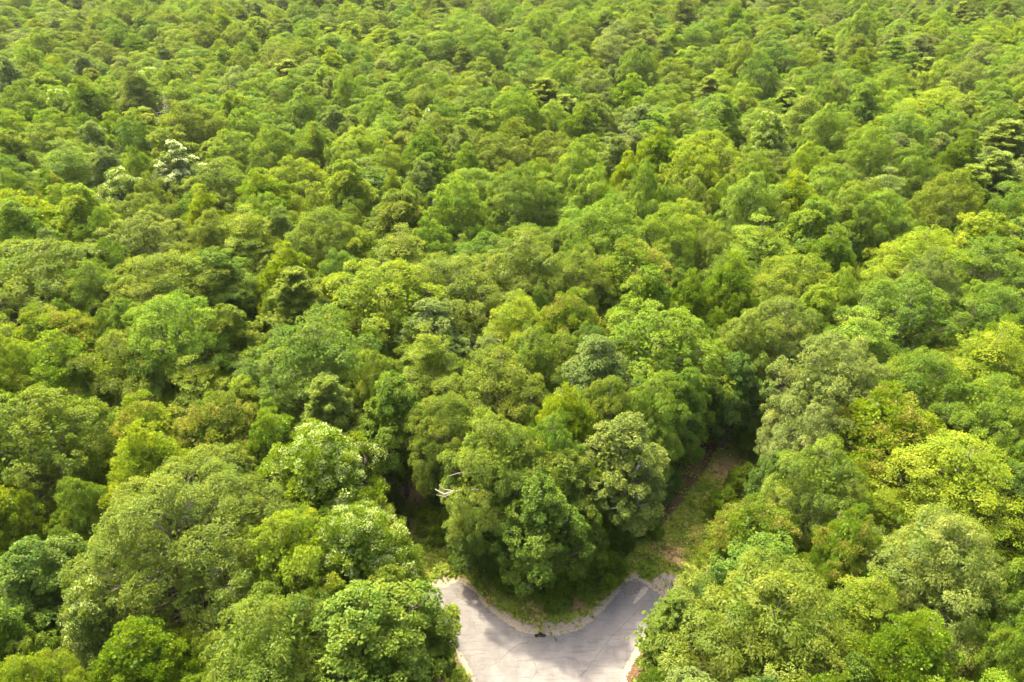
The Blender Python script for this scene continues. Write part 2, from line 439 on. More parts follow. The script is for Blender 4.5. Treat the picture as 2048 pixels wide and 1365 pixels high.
# right side
A(1655,780,210,'oak_c','P',20,'broad pale grey-green oak right of the far end of the right-hand track','the broad pale oak')
A(1610,890,160,'oak_b','P',16)
A(1840,805,190,'oak_a','G',19)
A(1765,880,210,'russet','Y',19,'yellow-green maple with upswept russet-tipped sprays, in front of the pale oak','the upswept russet maple')
A(1905,985,220,'beech_b','YY',19,'brilliant yellow-green round beech near the right edge','the brilliant beech')
A(1630,985,180,'oak_b','O',18)
A(1965,750,170,'beech','Y',20)
A(1975,865,170,'oak_a','L',19)
A(1795,655,200,'oak_c','G',20)
A(1830,545,160,'beech_b','YY',21,'tall yellow-green beech rising above the oaks at the right','the tall yellow beech')
A(1960,565,190,'oak_a','G',19)
A(1985,665,170,'oak_a','G',19)
A(1510,1085,180,'russet','L',15,'maple with orange-tipped top beside the right-hand grass track','the orange-topped maple')
A(1525,1160,175,'aspen','G',15)
A(1425,1195,95,'maple_b','B',12)
A(1530,1265,335,'ash','O',19,'very broad soft-green ash right of the junction, largest crown at the bottom','the broad junction ash')
A(1690,1120,130,'russet','L',18)
A(1870,1150,270,'ash','P',20,'broad pale olive ash with drooping leaves, lower right','the drooping pale ash')
A(1720,1235,140,'beech','Y',17)
A(1805,1335,210,'maple_a','L',17)
A(2035,1200,130,'maple_b','G',18)
A(2040,1020,130,'maple_b','D',18)
A(2030,1340,140,'oak_b','G',18)
A(1555,680,150,'oak_a','P',19)
A(1455,600,120,'maple_a','L',20)
A(1625,650,120,'maple_b','Y',18)
A(1490,710,130,'oak_b','O',18)
A(1470,775,110,'maple_b','B',15)
A(1680,610,70,'pine_b','D',15)
A(1490,955,60,'sapling','L',5.5)
A(1450,1000,60,'sapling','L',5)
A(1515,860,70,'sapling_b','G',5.5)
# pines and other marks of the middle distance and beyond
for u, v, wp in ((1090,185,80),(1130,225,70),(575,140,75),(1575,195,80),(2005,300,110),(1980,370,110),(1930,395,90),(2040,250,80),(1540,280,80),(1420,165,60)):
    A(u, v, wp * 1.25, 'pine_a' if (u + v) % 2 else 'pine_b', 'PN', 19.5)
A(860,275,45,'poplar_white','P',19,'small poplar showing two white leafy tufts in the middle of the forest','the two-tufted white poplar')
A(1285,255,85,'aspen','P',21,'tall pale silvery aspen standing out in the upper middle','the silvery aspen')
A(1265,310,80,'aspen','P',19)
A(345,250,55,'dead','O',18,'bare brown leafless crown among green trees at the upper left','the bare brown crown')
A(965,310,60,'oak_b','O',18); A(935,350,80,'maple_a','L',19)
A(1880,215,130,'beech_b','YY',20); A(1770,225,130,'oak_b','Y',20,); A(1790,270,110,'beech_b','Y',20)
A(115,155,60,'maple_a','YY',19,);  A(120,80,45,'aspen','P',19); A(375,160,40,'poplar_white','P',18)
A(1425,215,90,'oak_b','G',19)

# ------------------------------------------------------------------ ground, road, tracks
def seg_dist(P, poly):
    """distance of points P (n,2) from a polyline, and how far along it (0..1)"""
    best = np.full(len(P), 1e9); along = np.zeros(len(P)); tot = len(poly) - 1
    for i in range(tot):
        a, b = poly[i], poly[i + 1]; ab = b - a
        t = np.clip(((P - a) @ ab) / (ab @ ab), 0, 1)
        d = np.linalg.norm(P - a - t[:, None] * ab, axis=1)
        m = d < best; best[m] = d[m]; along[m] = (i + t[m]) / tot
    return best, along
def G2(*pts): return np.array([gp(u, v)[0][:2] for u, v in pts])
TR_R = G2((1300,1170),(1365,1095),(1420,1020),(1465,955),(1492,895),(1500,855),(1500,835))
TR_L = G2((900,1165),(860,1110),(838,1050),(826,990),(815,945),(800,915))
VERGE = G2((900,1150),(960,1175),(1030,1222),(1095,1240),(1170,1212),(1240,1150),(1300,1105))
VERGE2 = G2((880,1275),(905,1310),(925,1365),(930,1420))
GAP = G2((505,790),(515,745),(500,705))
GAP2 = G2((215,1345),(205,1365))
ROAD = G2((925,1164),(962,1207),(1000,1240),(1040,1263),(1085,1274),(1130,1270),(1163,1258),(1187,1240),(1228,1196),(1268,1154),(1290,1168),(1322,1190),
          (1338,1200),(1304,1250),(1268,1300),(1243,1345),(1236,1400),(1240,1500),(1275,1800),(905,1800),(945,1500),(958,1400),(945,1345),(925,1312),(905,1282),(870,1245),(835,1205),(868,1172),(893,1178),(905,1165))
def in_poly(P, poly):
    x, y = P[:, 0], P[:, 1]; c = np.zeros(len(P), bool); j = len(poly) - 1
    for i in range(len(poly)):
        xi, yi = poly[i]; xj, yj = poly[j]
        m = ((yi > y) != (yj > y)) & (x < (xj - xi) * (y - yi) / (yj - yi + 1e-12) + xi); c ^= m; j = i
    return c
def sm(x, a, b):
    t = np.clip((x - a) / (b - a), 0, 1); return t * t * (3 - 2 * t)
def hill(x, y):
    d = sm(np.asarray(y, float), 110, 240)
    return d * (2.6 * np.sin(x * .013 + 1.3) * np.cos(y * .017) + 2.0 * np.sin(x * .031 - y * .022 + .6) + 1.3 * np.sin(y * .05 + x * .008))

fx = np.concatenate([[-3000, -1500, -700], np.arange(-420, -40, 10.), np.arange(-40, -22, 2.), np.arange(-22, 34, .28), np.arange(34, 50, 2.), np.arange(50, 430, 10.), [700, 1500, 3000]])
fy = np.concatenate([[-1500, -500, -100, -40], np.arange(-20, 20, 2.), np.arange(20, 82, .28), np.arange(82, 120, 3.), np.arange(120, 640, 8.), [700, 900, 1500, 3500]])
GX, GY = np.meshgrid(fx, fy); P2 = np.stack([GX.ravel(), GY.ravel()], 1)
RC = np.concatenate([ROAD, ROAD[:1]])
def masks(P2):
    dR, aR = seg_dist(P2, TR_R); dL, aL = seg_dist(P2, TR_L); dV, _ = seg_dist(P2, VERGE); dV2, _ = seg_dist(P2, VERGE2)
    droad, _ = seg_dist(P2, RC); inside = in_poly(P2, ROAD)
    grass = np.maximum.reduce([1 - sm(dR, 2.2, 4.2), 1 - sm(dL, 1.6, 3.2), 1 - sm(dV, 2.0, 4.2), 1 - sm(dV2, .8, 2.2)])
    straw = np.zeros(len(P2))
    for (u, v), rr, s in (((822,985),2.2,1.),((832,1045),1.6,.6),((1462,940),2.5,1.),((1495,885),2.3,.95),((1345,1110),1.8,.75),((1390,1060),1.2,.5),((1155,1208),1.2,.8),((1080,1225),1.5,.6),((980,1205),.9,.5),((1420,1010),1.,.5),((935,1185),.9,.3)):
        c = gp(u, v)[0][:2]; straw = np.maximum(straw, s * np.exp(-((P2 - c) ** 2).sum(1) / (2 * (rr * .75) ** 2)))
    corner = gp(1085, 1262)[0][:2]; dc = np.linalg.norm((P2 - corner) * np.array([.55, 1.]), axis=1)
    endR = gp(1335, 1170)[0][:2]; endL = gp(885, 1168)[0][:2]
    sand = np.maximum.reduce([1 - sm(droad, .25, .8 + 2.2 * np.exp(-(dc / 3.2) ** 2)), 1 - sm(np.linalg.norm(P2 - endR, axis=1), .8, 2.4), .8 * (1 - sm(np.linalg.norm(P2 - endL, axis=1), .5, 1.8))])
    sand[inside] = 1
    return grass, straw, sand, inside, droad
gr, stw, snd, ins, drd = masks(P2)
Vg = np.column_stack([P2, hill(P2[:, 0], P2[:, 1])])
nx, ny = len(fx), len(fy)
ii = np.arange(nx - 1)[None] + np.arange(ny - 1)[:, None] * nx; ii = ii.ravel()
Fg = np.stack([ii, ii + 1, ii + nx + 1, ii + nx], 1)
k = NT('forest_floor'); p = k.pos()
n1 = k.noise(1.3, 5, .6, p); n2 = k.noise(7, 4, .6, p); n3 = k.noise(.35, 3, .5, p)
litter = k.mix(k.ramp(n2, .3, .7), (.050, .030, .018), (.135, .080, .045))
green = k.mix(k.ramp(n1, .3, .7), (.12, .16, .02), (.21, .21, .035))
straw_c = k.mix(k.ramp(n2, .3, .7), (.27, .165, .075), (.42, .285, .14))
sand_c = k.mix(k.ramp(n2, .25, .75), (.18, .145, .105), (.32, .265, .195))
ga = k.ramp(k.math('ADD', k.attr('grass').outputs['Fac'], k.math('MULTIPLY', k.math('SUBTRACT', n1, .5), .9)), .35, .65)
sa = k.ramp(k.math('ADD', k.attr('straw').outputs['Fac'], k.math('MULTIPLY', k.math('SUBTRACT', n1, .5), .9)), .35, .7)
da = k.ramp(k.math('ADD', k.attr('sand').outputs['Fac'], k.math('MULTIPLY', k.math('SUBTRACT', n1, .5), 1.9)), .4, .65)
k.principled(k.mix(da, k.mix(sa, k.mix(ga, litter, green), straw_c), sand_c), .95, .1, n2, .5, .08)
me = mesh_from('ground', Vg, Fg, 4, k.m, (('grass', 'POINT', gr), ('straw', 'POINT', stw), ('sand', 'POINT', snd)))
ground = bpy.data.objects.new('ground', me); COL.objects.link(ground); ground['kind'] = 'structure'

def smooth_poly(poly, it=2):
    for _ in range(it):
        q = np.roll(poly, -1, 0); poly = np.stack([poly * .75 + q * .25, poly * .25 + q * .75], 1).reshape(-1, 2)
    return poly
def sheet(name, poly, z, mat, parent=None, thick=0.0):
    me = bpy.data.meshes.new(name); n = len(poly)
    V = [(a, b, z) for a, b in poly]; Fs = [list(range(n))]
    if thick:
        V += [(a, b, z - thick) for a, b in poly]; Fs += [[i, i + n, (i + 1) % n + n, (i + 1) % n] for i in range(n)]
    me.from_pydata(V, [], Fs); me.materials.append(mat); me.update()
    o = bpy.data.objects.new(name, me); COL.objects.link(o); o.parent = parent; return o
def jag(poly, step, amp, seed):
    """a closed outline resampled finely with a crumbling edge"""
    r = np.random.default_rng(seed); out = []
    for a, b in zip(poly, np.roll(poly, -1, 0)):
        m = max(1, int(np.linalg.norm(b - a) / step))
        for i in range(m): out.append(a + (b - a) * i / m)
    out = np.array(out); t = np.roll(out, -1, 0) - np.roll(out, 1, 0); nrm = unit(np.stack([t[:, 1], -t[:, 0]], 1))
    w = r.normal(size=len(out)); w = w + .6 * np.roll(w, 1) + .6 * np.roll(w, -1)
    return out + nrm * (amp * w)[:, None]

k = NT('worn_asphalt'); p = k.pos()
n1 = k.noise(.45, 5, .6, p, .4); n2 = k.noise(30, 3, .7, p); n3 = k.noise(2.2, 5, .65, p, 1.2)
# old wheel marks and washed grit run along each arm
c = k.mix(k.ramp(n1, .3, .72), (.112, .106, .102), (.166, .155, .145))
c = k.mix(k.math('MULTIPLY', k.ramp(n3, .52, .72), .22), c, (.215, .19, .16))
c = k.mix(k.math('MULTIPLY', k.ramp(n2, .5, .75), .28), c, (.07, .065, .062))
mp = k.n('ShaderNodeMapping'); mp.inputs['Rotation'].default_value = (0, 0, radians(-48)); mp.inputs['Scale'].default_value = (.35, 3.2, 1); k.l(p, mp.inputs[0])
st = k.noise(1.1, 4, .6, mp.outputs[0]); c = k.mix(k.math('MULTIPLY', k.ramp(st, .5, .72), .6), c, (.08, .073, .068))
vo = k.n('ShaderNodeTexVoronoi', feature='DISTANCE_TO_EDGE'); vo.inputs['Scale'].default_value = .55
wv = k.n('ShaderNodeVectorMath', operation='ADD'); nv = k.n('ShaderNodeTexNoise'); nv.inputs['Scale'].default_value = 1.4; nv.inputs['Detail'].default_value = 5; k.l(p, nv.inputs['Vector']); k.l(p, wv.inputs[0]); k.l(nv.outputs[1], wv.inputs[1]); k.l(wv.outputs[0], vo.inputs['Vector'])
cr = k.math('MULTIPLY', k.math('LESS_THAN', vo.outputs['Distance'], .012), k.ramp(k.noise(.6, 2, .5, p), .45, .6))
c = k.mix(k.math('MULTIPLY', cr, .5), c, (.075, .068, .06))
k.principled(c, .9, .25, n2, .35, .01); M_ASPH = k.m
road = sheet('road', jag(smooth_poly(ROAD, 1), .12, .05, 5), .016, M_ASPH, None, .06); road['kind'] = 'structure'

def stain_mat(name, a, b, rough=.9, spec=.2):
    k = NT(name); n = k.noise(3.5, 5, .6, k.pos()); k.principled(k.mix(k.ramp(n, .3, .7), a, b), rough, spec); return k.m
M_DARKASPH = stain_mat('dark_asphalt', (.085, .077, .07), (.135, .122, .108))
M_CRACK = stain_mat('open_crack', (.055, .048, .042), (.095, .083, .072))
M_WET = stain_mat('wet_hole', (.012, .011, .01), (.03, .027, .024), .25, .5)
M_GRIT = stain_mat('washed_grit', (.22, .185, .145), (.30, .26, .21))
def blob(c, rx, ry, rot, seed, n=26, rough=.22):
    r = np.random.default_rng(seed); a = np.linspace(0, 2 * pi, n, endpoint=False)
    rad = 1 + rough * (np.sin(2 * a + r.uniform(0, 6)) * .5 + np.sin(3 * a + r.uniform(0, 6)) * .6 + np.sin(5 * a + r.uniform(0, 6)) * .4) + r.normal(size=n) * rough * .25
    x = np.cos(a) * rx * rad; y = np.sin(a) * ry * rad
    return np.stack([c[0] + x * cos(rot) - y * sin(rot), c[1] + x * sin(rot) + y * cos(rot)], 1)
def ribbon(pts, wd, seed):
    r = np.random.default_rng(seed); L = []
    for a, b in zip(pts[:-1], pts[1:]):
        m = max(2, int(np.linalg.norm(b - a) / .25))
        L += [a + (b - a) * i / m for i in range(m)]
    L = np.array(L + [pts[-1]]); L += r.normal(size=L.shape) * .035
    t = unit(np.gradient(L, axis=0)); nn = np.stack([-t[:, 1], t[:, 0]], 1); ww = (wd * r.uniform(.35, 1.2, len(L)))[:, None]
    return np.concatenate([L + nn * ww, (L - nn * ww)[::-1]])
for i, pts in enumerate((((955,1343),(993,1326),(1031,1293),(1060,1283)), ((1163,1356),(1193,1313),(1223,1275),(1255,1243),(1290,1205)), ((1135,1318),(1150,1318),(1160,1328)), ((1150,1365),(1172,1340)), ((1060,1365),(1075,1340),(1068,1325)))):
    sheet('crack', ribbon(G2(*pts), .024, 40 + i), .0205, M_CRACK, road)
e = gp(935, 1192)[0]; sheet('dark_patch', blob(e[:2], 1.7, .75, radians(-42), 51), .0212, M_DARKASPH, road)
e = gp(950, 1208)[0]
e = gp(1240, 1205)[0]
e = gp(1262, 1178)[0]; sheet('dark_patch', blob(e[:2], 1.3, .8, radians(46), 52), .0212, M_DARKASPH, road)
e = gp(1282, 1190)[0]; sheet('grit_patch', blob(e[:2], 1.3, .26, radians(46), 53), .0255, M_GRIT, road)
e = gp(1080, 1271)[0]; sheet('pothole', blob(e[:2], .52, .26, 0, 54), .0212, M_WET, road)
e = gp(1335, 1165)[0]; o = sheet('puddle', blob(e[:2], .30, .55, radians(20), 55), .012, M_WET); o['kind'] = 'structure'

# a small stick and a dropped twig on the asphalt
def small_branch(name, u, v, L, rot, label):
    c = gp(u, v)[0]; r = np.random.default_rng(int(u)); P = [np.array([c[0] + cos(rot) * L * s, c[1] + sin(rot) * L * s, .05 + .02 * r.random()]) for s in np.linspace(-.5, .5, 6)]
    paths = [(np.array(P), np.linspace(.05, .02, 6))]
    for s in (2, 3, 4): paths.append((np.array([P[s], P[s] + [r.normal() * .25, r.normal() * .25, .08]]), np.array([.03, .012])))
    o = bpy.data.objects.new(name, tubes_mesh(name, paths, M_CRACK, 5)); COL.objects.link(o); o['label'] = label; o['category'] = 'stick'
small_branch('stick', 1111, 1280, .55, 1.9, 'short dark stick lying on the asphalt just below the pothole')

# fallen leaves blown to the road's edges
Q = rng.uniform((-10, 28), (20, 50), (9000, 2)); _, _, _, in_, dr_ = masks(Q)
Q = Q[in_ & (rng.random(len(Q)) < .02 + .55 * np.exp(-(dr_ / .45) ** 2))]; n = len(Q)
k = NT('dry_leaves'); k.principled(k.mix(k.ramp(k.attr('leaf_tone').outputs['Fac'], -1, 1), (.10, .06, .03), (.26, .20, .08)), .9, .1)
me = leaves_mesh('fallen_leaves', np.column_stack([Q, np.full(n, .035)]), np.column_stack([rng.normal(size=(n, 2)), np.zeros(n)]), unit(np.array([0, 0, 1.]) + rng.normal(size=(n, 3)) * .12),
                 rng.uniform(.06, .17, n), rng.uniform(.04, .10, n), rng.normal(size=n) * .6, np.zeros(n), k.m, .1)
o = bpy.data.objects.new('fallen_leaves', me); COL.objects.link(o); o['kind'] = 'stuff'

# grass and low weeds on the verges and tracks
N = 280000
lo, hi = np.array([-20, 26.]), np.array([34, 80.])
Q = rng.uniform(lo, hi, (N, 2)); g_, s_, d_, in_, dr_ = masks(Q)
nz = .5 + .5 * np.sin(Q[:, 0] * 1.3 + 2 * np.sin(Q[:, 1] * .9)) * np.sin(Q[:, 1] * 1.7 + Q[:, 0] * .4)
g_ = np.maximum(g_, .30 * sm(dr_, .6, 2.5))      # herbs and seedlings on the forest floor
keep = (rng.random(N) < g_ * (1 - .7 * s_) * (1 - .9 * np.clip(d_ * 1.2 - .15, 0, 1)) * (.35 + .65 * nz)) & ~in_ & (dr_ > .1)
Q = Q[keep]; s_ = s_[keep]; nz = nz[keep]; n = len(Q)
hgt = rng.uniform(.16, .42, n) * (.6 + .8 * nz)
D = unit(np.column_stack([rng.normal(size=(n, 2)) * .5, np.ones(n)])); leafy = rng.random(n) < .5
D[leafy] = unit(np.column_stack([rng.normal(size=(leafy.sum(), 2)), rng.uniform(.1, .5, leafy.sum())]))
Nn = unit(np.where(leafy[:, None], np.array([0, 0, 1.]) + rng.normal(size=(n, 3)) * .3, rng.normal(size=(n, 3)) * np.array([1, 1, .2])))
C = np.column_stack([Q, np.where(leafy, hgt * .6, hgt * .45)])
k = NT('grass_blades'); p = k.pos(); n1 = k.noise(.55, 4, .6, p); tone = k.attr('leaf_tone').outputs['Fac']
c = k.mix(k.ramp(n1, .35, .65), (.130, .215, .022), (.230, .275, .032)); c = k.mix(k.attr('young').outputs['Fac'], c, (.36, .25, .11))
hs = k.n('ShaderNodeHueSaturation'); k.l(c, hs.inputs['Color']); k.l(k.math('ADD', 1, k.math('MULTIPLY', tone, .3)), hs.inputs['Value'])
d = k.n('ShaderNodeBsdfDiffuse'); tr = k.n('ShaderNodeBsdfTranslucent'); m1 = k.n('ShaderNodeMixShader'); m1.inputs[0].default_value = .35
k.l(hs.outputs[0], d.inputs[0]); k.l(hs.outputs[0], tr.inputs[0]); k.l(d.outputs[0], m1.inputs[1]); k.l(tr.outputs[0], m1.inputs[2]); k.l(m1.outputs[0], k.out.inputs[0])
young = np.where(rng.random(n) < np.clip(s_ * 1.1 + .05, 0, 1), rng.uniform(.5, 1, n), 0)
me = leaves_mesh('grass', C, D, Nn, hgt * 1.1, np.where(leafy, hgt * .6, hgt * .22), rng.normal(size=n) * .6, young, k.m)
o = bpy.data.objects.new('grass', me); COL.objects.link(o); o['kind'] = 'stuff'

# ------------------------------------------------------------------ placing the trees
NAMES = dict(oak_big='oak_tree', oak_a='oak_tree', oak_b='oak_tree', oak_c='oak_tree', maple_a='maple_tree', maple_b='maple_tree', russet='maple_tree', blossom='blossom_tree', aspen='aspen_tree',
             beech='beech_tree', beech_b='beech_tree', ash='ash_tree', poplar_white='poplar_tree', sapling='sapling', sapling_b='sapling', shrub='shrub', pine_a='pine_tree', pine_b='pine_tree', dead='dead_tree')
SHAPE = dict(oak_big='broad oak', oak_a='domed oak', oak_b='full oak', oak_c='billowing oak', maple_a='egg-shaped maple', maple_b='dense maple', russet='russet-tipped maple', blossom='blossoming tree', aspen='slender aspen',
             beech='layered beech', beech_b='broad layered beech', ash='long-leaved ash', poplar_white='white-leaved poplar', sapling='young sapling', sapling_b='spreading sapling', shrub='low shrub', pine_a='tall pine', pine_b='narrow pine', dead='leafless dead tree')

class Tr: pass
trees, cell = [], {}
def add_tree(x, y, W, H, key, tint, colour, label=None, ref=None, listed=False):
    t = Tr(); t.x, t.y, t.W, t.H, t.key, t.tint, t.colour, t.label, t.ref, t.listed = x, y, W, H, key, tint, colour, label, ref, listed
    t.rot = random.uniform(0, 6.28); trees.append(t); cell.setdefault((int(x // 12), int(y // 12)), []).append(t); return t
def free(x, y, rad, f):
    cx, cy = int(x // 12), int(y // 12)
    for i in (-1, 0, 1):
        for j in (-1, 0, 1):
            for t in cell.get((cx + i, cy + j), ()):
                if (t.x - x) ** 2 + (t.y - y) ** 2 < (f * (rad + t.W / 2)) ** 2: return False
    return True
def shade(c, r=.10):
    v = random.uniform(1 - r, 1 + r); h = random.uniform(-.05, .05)
    return (c[0] * v * (1 + h), c[1] * v, c[2] * v * (1 + random.uniform(-.25, .25)))
for (u, v, wpx, key, colour, h, label, ref) in LM:
    pr = PROTOS[key]; h = h or pr.H
    p, t = gp(u, v, .66 * h)
    add_tree(p[0], p[1], max(1.5, 1.06 * wpx * t / F), h, key, shade(T[colour], .05), colour, label, ref, True)

def clear_of_open(x, y, rad):
    P = np.array([[x, y]])
    for poly, wd in ((TR_R, 3.6), (TR_L, 3.0), (VERGE, 2.4), (GAP, 2.4)):
        if seg_dist(P, poly)[0][0] < wd + rad * .85: return False
    if in_poly(P, ROAD)[0] or seg_dist(P, RC)[0][0] < 1.0 + rad * .8: return False
    return True
def pick_kind(x, y):
    px = math.sin(x * .021 + 1.1) * math.cos(y * .019 - .4) + .5 * math.sin(x * .05 + y * .03)
    right = min(1, max(-1, x / (30 + y * .6)))
    wt = dict(oak_a=5, oak_b=5, oak_c=5, maple_a=3, maple_b=3, russet=.45, aspen=1.2, beech=1.3, beech_b=1.2, ash=1.2, blossom=.25, poplar_white=.0, pine_a=.0, pine_b=.0, dead=0)
    if px > .55: wt.update(pine_a=.5, pine_b=.0)
    if y > 235 and right > .25: wt.update(pine_a=.5, aspen=2)
    if right < -.3 and y > 140: wt.update(aspen=1.8, blossom=.5, poplar_white=.04)
    ks = list(wt); key = random.choices(ks, [wt[i] for i in ks])[0]
    cw = dict(G=5, O=4, Y=1.8, YY=.25, L=2.5, P=1.2, B=.12)
    if right < -.25: cw.update(O=5, Y=3., YY=.5)
    if right > .2: cw.update(G=5, L=4, O=2, Y=2.0)
    if key.startswith('pine'): cw = dict(PN=5, P=1, DP=.3 + (3 if y > 330 and right > .1 else 0))
    if key in ('aspen', 'blossom', 'poplar_white'): cw = dict(P=5, L=2, O=1)
    cs = list(cw); return key, random.choices(cs, [cw[i] for i in cs])[0]
def try_fill(n, y0, y1, rlo, rhi, f, hm, small=False):
    for _ in range(n):
        y = random.uniform(y0, y1); half = 26 + max(0, y) * .80 + 12
        x = random.uniform(-half, half)
        key, colour = pick_kind(x, y)
        if small: key, colour = random.choice(('maple_b', 'beech', 'maple_a', 'oak_b')), random.choice('GGBLOG')
        pr = PROTOS[key]; rad = random.uniform(rlo, rhi) * {'aspen': .75, 'poplar_white': .72, 'pine_a': .85, 'pine_b': .78, 'dead': .8}.get(key, 1)
        if not free(x, y, rad, f) or not clear_of_open(x, y, rad): continue
        H = random.gauss(hm, 2.3) * 1.0 * (.8 + .2 * min(1.1, rad / 4.6))
        add_tree(x, y, rad * 2, H, key, shade(T[colour]), colour)
try_fill(9000, -45, 130, 4.8, 7.0, .76, 19.0)
try_fill(9000, -45, 130, 3.0, 4.2, .70, 17.0)
try_fill(14000, 130, 260, 5.0, 7.6, .75, 19.0)
try_fill(5000, 130, 260, 3.6, 4.8, .76, 17.0)
try_fill(26000, 260, 560, 5.4, 8.0, .76, 19.0)
try_fill(7000, 260, 560, 3.8, 5.2, .77, 17.0)
n_big = len(trees)
try_fill(7000, -10, 150, 2.2, 3.4, .55, 13.0, small=True)      # smaller trees in the gaps below

for t in trees:
    t.z = float(hill(t.x, t.y))
    u, v, ax = to_px((t.x, t.y, t.z + .7 * t.H)); t.u, t.v, t.ax = u, v, ax
    hw = t.W / 2 * F / max(ax, 1)
    t.inview = ax > 1 and -hw * .8 < u < 2048 + hw * .8 and -30 < v < 1365 + hw * .8
    t.size = hw if t.inview else 0
    if not t.listed and t.H < 13.5 and t.inview: t.size *= .6
vis = [t for t in trees if t.inview]
vis.sort(key=lambda t: (not t.listed, -t.size))
NEAR = vis[:300]; nearset = set(map(id, NEAR))
FAR = [t for t in trees if id(t) not in nearset]
print('trees', len(trees), 'in view', len(vis), 'far', len(FAR))

# ------------------------------------------------------------------ labels
refs = [t for t in NEAR if t.ref]
class R_: pass
for nm, (u, v) in {'the road junction': (1090, 1300), 'the left-hand grass track': (830, 1020), 'the right-hand grass track': (1450, 970), 'the dark gap of bare soil': (512, 745)}.items():
    q = R_(); q.u, q.v, q.ref, q.label = u, v, nm, None; refs.append(q)
groups = {}
for t in NEAR:
    if t.label: continue
    best = min(refs, key=lambda q: math.hypot((q.u - t.u), (q.v - t.v) * 1.4) if q is not t else 1e9)
    du, dv = t.u - best.u, (t.v - best.v) * 1.4
    if abs(du) > abs(dv) * 1.9: d = 'to the right of' if du > 0 else 'to the left of'
    elif abs(dv) > abs(du) * 1.9: d = 'below' if dv > 0 else 'above'
    else: d = ('below and ' if dv > 0 else 'above and ') + ('right of' if du > 0 else 'left of')
    size = ''
    groups.setdefault((WORD[t.colour], SHAPE[t.key], d, best.ref), []).append((math.hypot(du, dv), t))
ORD = ['nearest', 'second', 'third', 'fourth', 'fifth', 'sixth', 'seventh', 'eighth', 'ninth', 'tenth', 'eleventh', 'twelfth']
for (cw, shp, d, rf), L in groups.items():
    L.sort(key=lambda q: q[0])
    for i, (_, t) in enumerate(L):
        if shp == 'leafless dead tree': cw = 'grey-brown'
        t.label = f'{cw} {shp}, {d} {rf}' if len(L) == 1 else f'{ORD[min(i, 11)]} {cw} {shp} {d} {rf}'

# ------------------------------------------------------------------ building the tree objects
first = {}
def make_tree(t):
    pr = PROTOS[t.key]; s = t.W / pr.W; sz = t.H / pr.H
    src = first.get(t.key)
    if src is None:
        root = bpy.data.objects.new(NAMES[t.key], None); root.empty_display_size = .5
        tk = bpy.data.objects.new('trunk', pr.trunk); cr = bpy.data.objects.new('crown', pr.crown)
        first[t.key] = (root, tk, cr)
    else:
        root, tk, cr = (o.copy() for o in src)
    for o in (root, tk, cr): COL.objects.link(o)
    tk.parent = root; cr.parent = root
    root.location = (t.x, t.y, t.z); root.rotation_euler = (0, 0, t.rot); root.scale = (s, s, sz)
    root['label'] = t.label; root['category'] = 'shrub' if t.key == 'shrub' else ('sapling' if t.key.startswith('sapling') else 'tree')
    root['group'] = {'oak_tree': 'oaks of the forest', 'maple_tree': 'maples of the forest', 'beech_tree': 'beeches of the forest', 'pine_tree': 'pines of the forest', 'aspen_tree': 'aspens of the forest',
                     'ash_tree': 'ashes of the forest', 'sapling': 'saplings at the forest edge', 'shrub': 'shrubs at the forest edge'}.get(NAMES[t.key], 'other trees of the forest')
    cr['tint'] = [float(a) for a in t.tint]
    t.root = root; return root
for t in NEAR: make_tree(t)
for t in NEAR:
    if t.ref == 'the dead-branch oak':
        base, _ = gp(960, 985, 9.0)
        inv = lambda p: ((Vector(p) - Vector((t.x, t.y, t.z))) @ __import__('mathutils').Matrix.Rotation(t.rot, 3, 'Z'))
        dead = [gp(u, v, z + 2.6)[0] for u, v, z in ((985,984,8.4),(938,980,9.2),(910,983,9.6),(888,989,9.8),(870,979,10.2))]
        tw = [(dead, np.linspace(.17, .05, 5)), ([dead[2], gp(888,979,12.5)[0], gp(878,970,12.8)[0]], [.06,.04,.02]), ([dead[2], gp(890,994,12.0)[0], gp(872,990,12.2)[0]], [.06,.04,.02]), ([gp(955,945,13)[0], gp(920,946,13.4)[0], gp(895,953,13.6)[0]], [.06,.04,.02])]
        bo = bpy.data.objects.new('dead_branch', tubes_mesh('dead_branch', [(np.array(a), np.array(b)) for a, b in tw], M_DEAD)); COL.objects.link(bo)
        bpy.context.view_layer.update()
        bo.parent = t.root; bo.matrix_parent_inverse = t.root.matrix_world.inverted(); bo['label'] = 'bleached leafless branch forking at its end'

# low shrubs along the forest edge
sh_spots = [(1000,1130),(1020,1165),(1120,1165),(1210,1140),(960,1100),(935,1060),(880,990),(870,1045),(1240,1090),(1290,1050),(1520,900),(775,1010),(790,1040),(1110,1190),(1160,1165),(1540,860),(890,940)]
W8 = ['at the tip of the middle clump', 'along the right-hand grass track', 'along the left-hand grass track']
cnt = {}
for i, (u, v) in enumerate(sh_spots):
    p, _ = gp(u, v, 1.0); q = Tr(); q.x, q.y, q.z = p[0], p[1], 0.0; q.W = random.uniform(2.2, 4.2); q.H = random.uniform(1.5, 3.2); q.key = 'shrub'; q.rot = random.uniform(0, 6)
    cc = random.choice('GLBGY'); q.tint = shade(T[cc]); q.colour = cc
    where = W8[0] if 950 < u < 1230 else (W8[1] if u >= 1230 else W8[2]); kk = (cc, where); cnt.setdefault(kk, []).append(q)
for (cc, where), L in cnt.items():
    for i, q in enumerate(L):
        q.label = f'{WORD[cc]} low shrub {where}' if len(L) == 1 else f'{ORD[i].replace("nearest", "first")} {WORD[cc]} low shrub from the road {where}'
        if len(L) > 1: pass
    L.sort(key=lambda q: q.y)
    for i, q in enumerate(L):
        if len(L) > 1: q.label = f'{ORD[i].replace("nearest", "first")} {WORD[cc]} low shrub from the road {where}'
        make_tree(q)

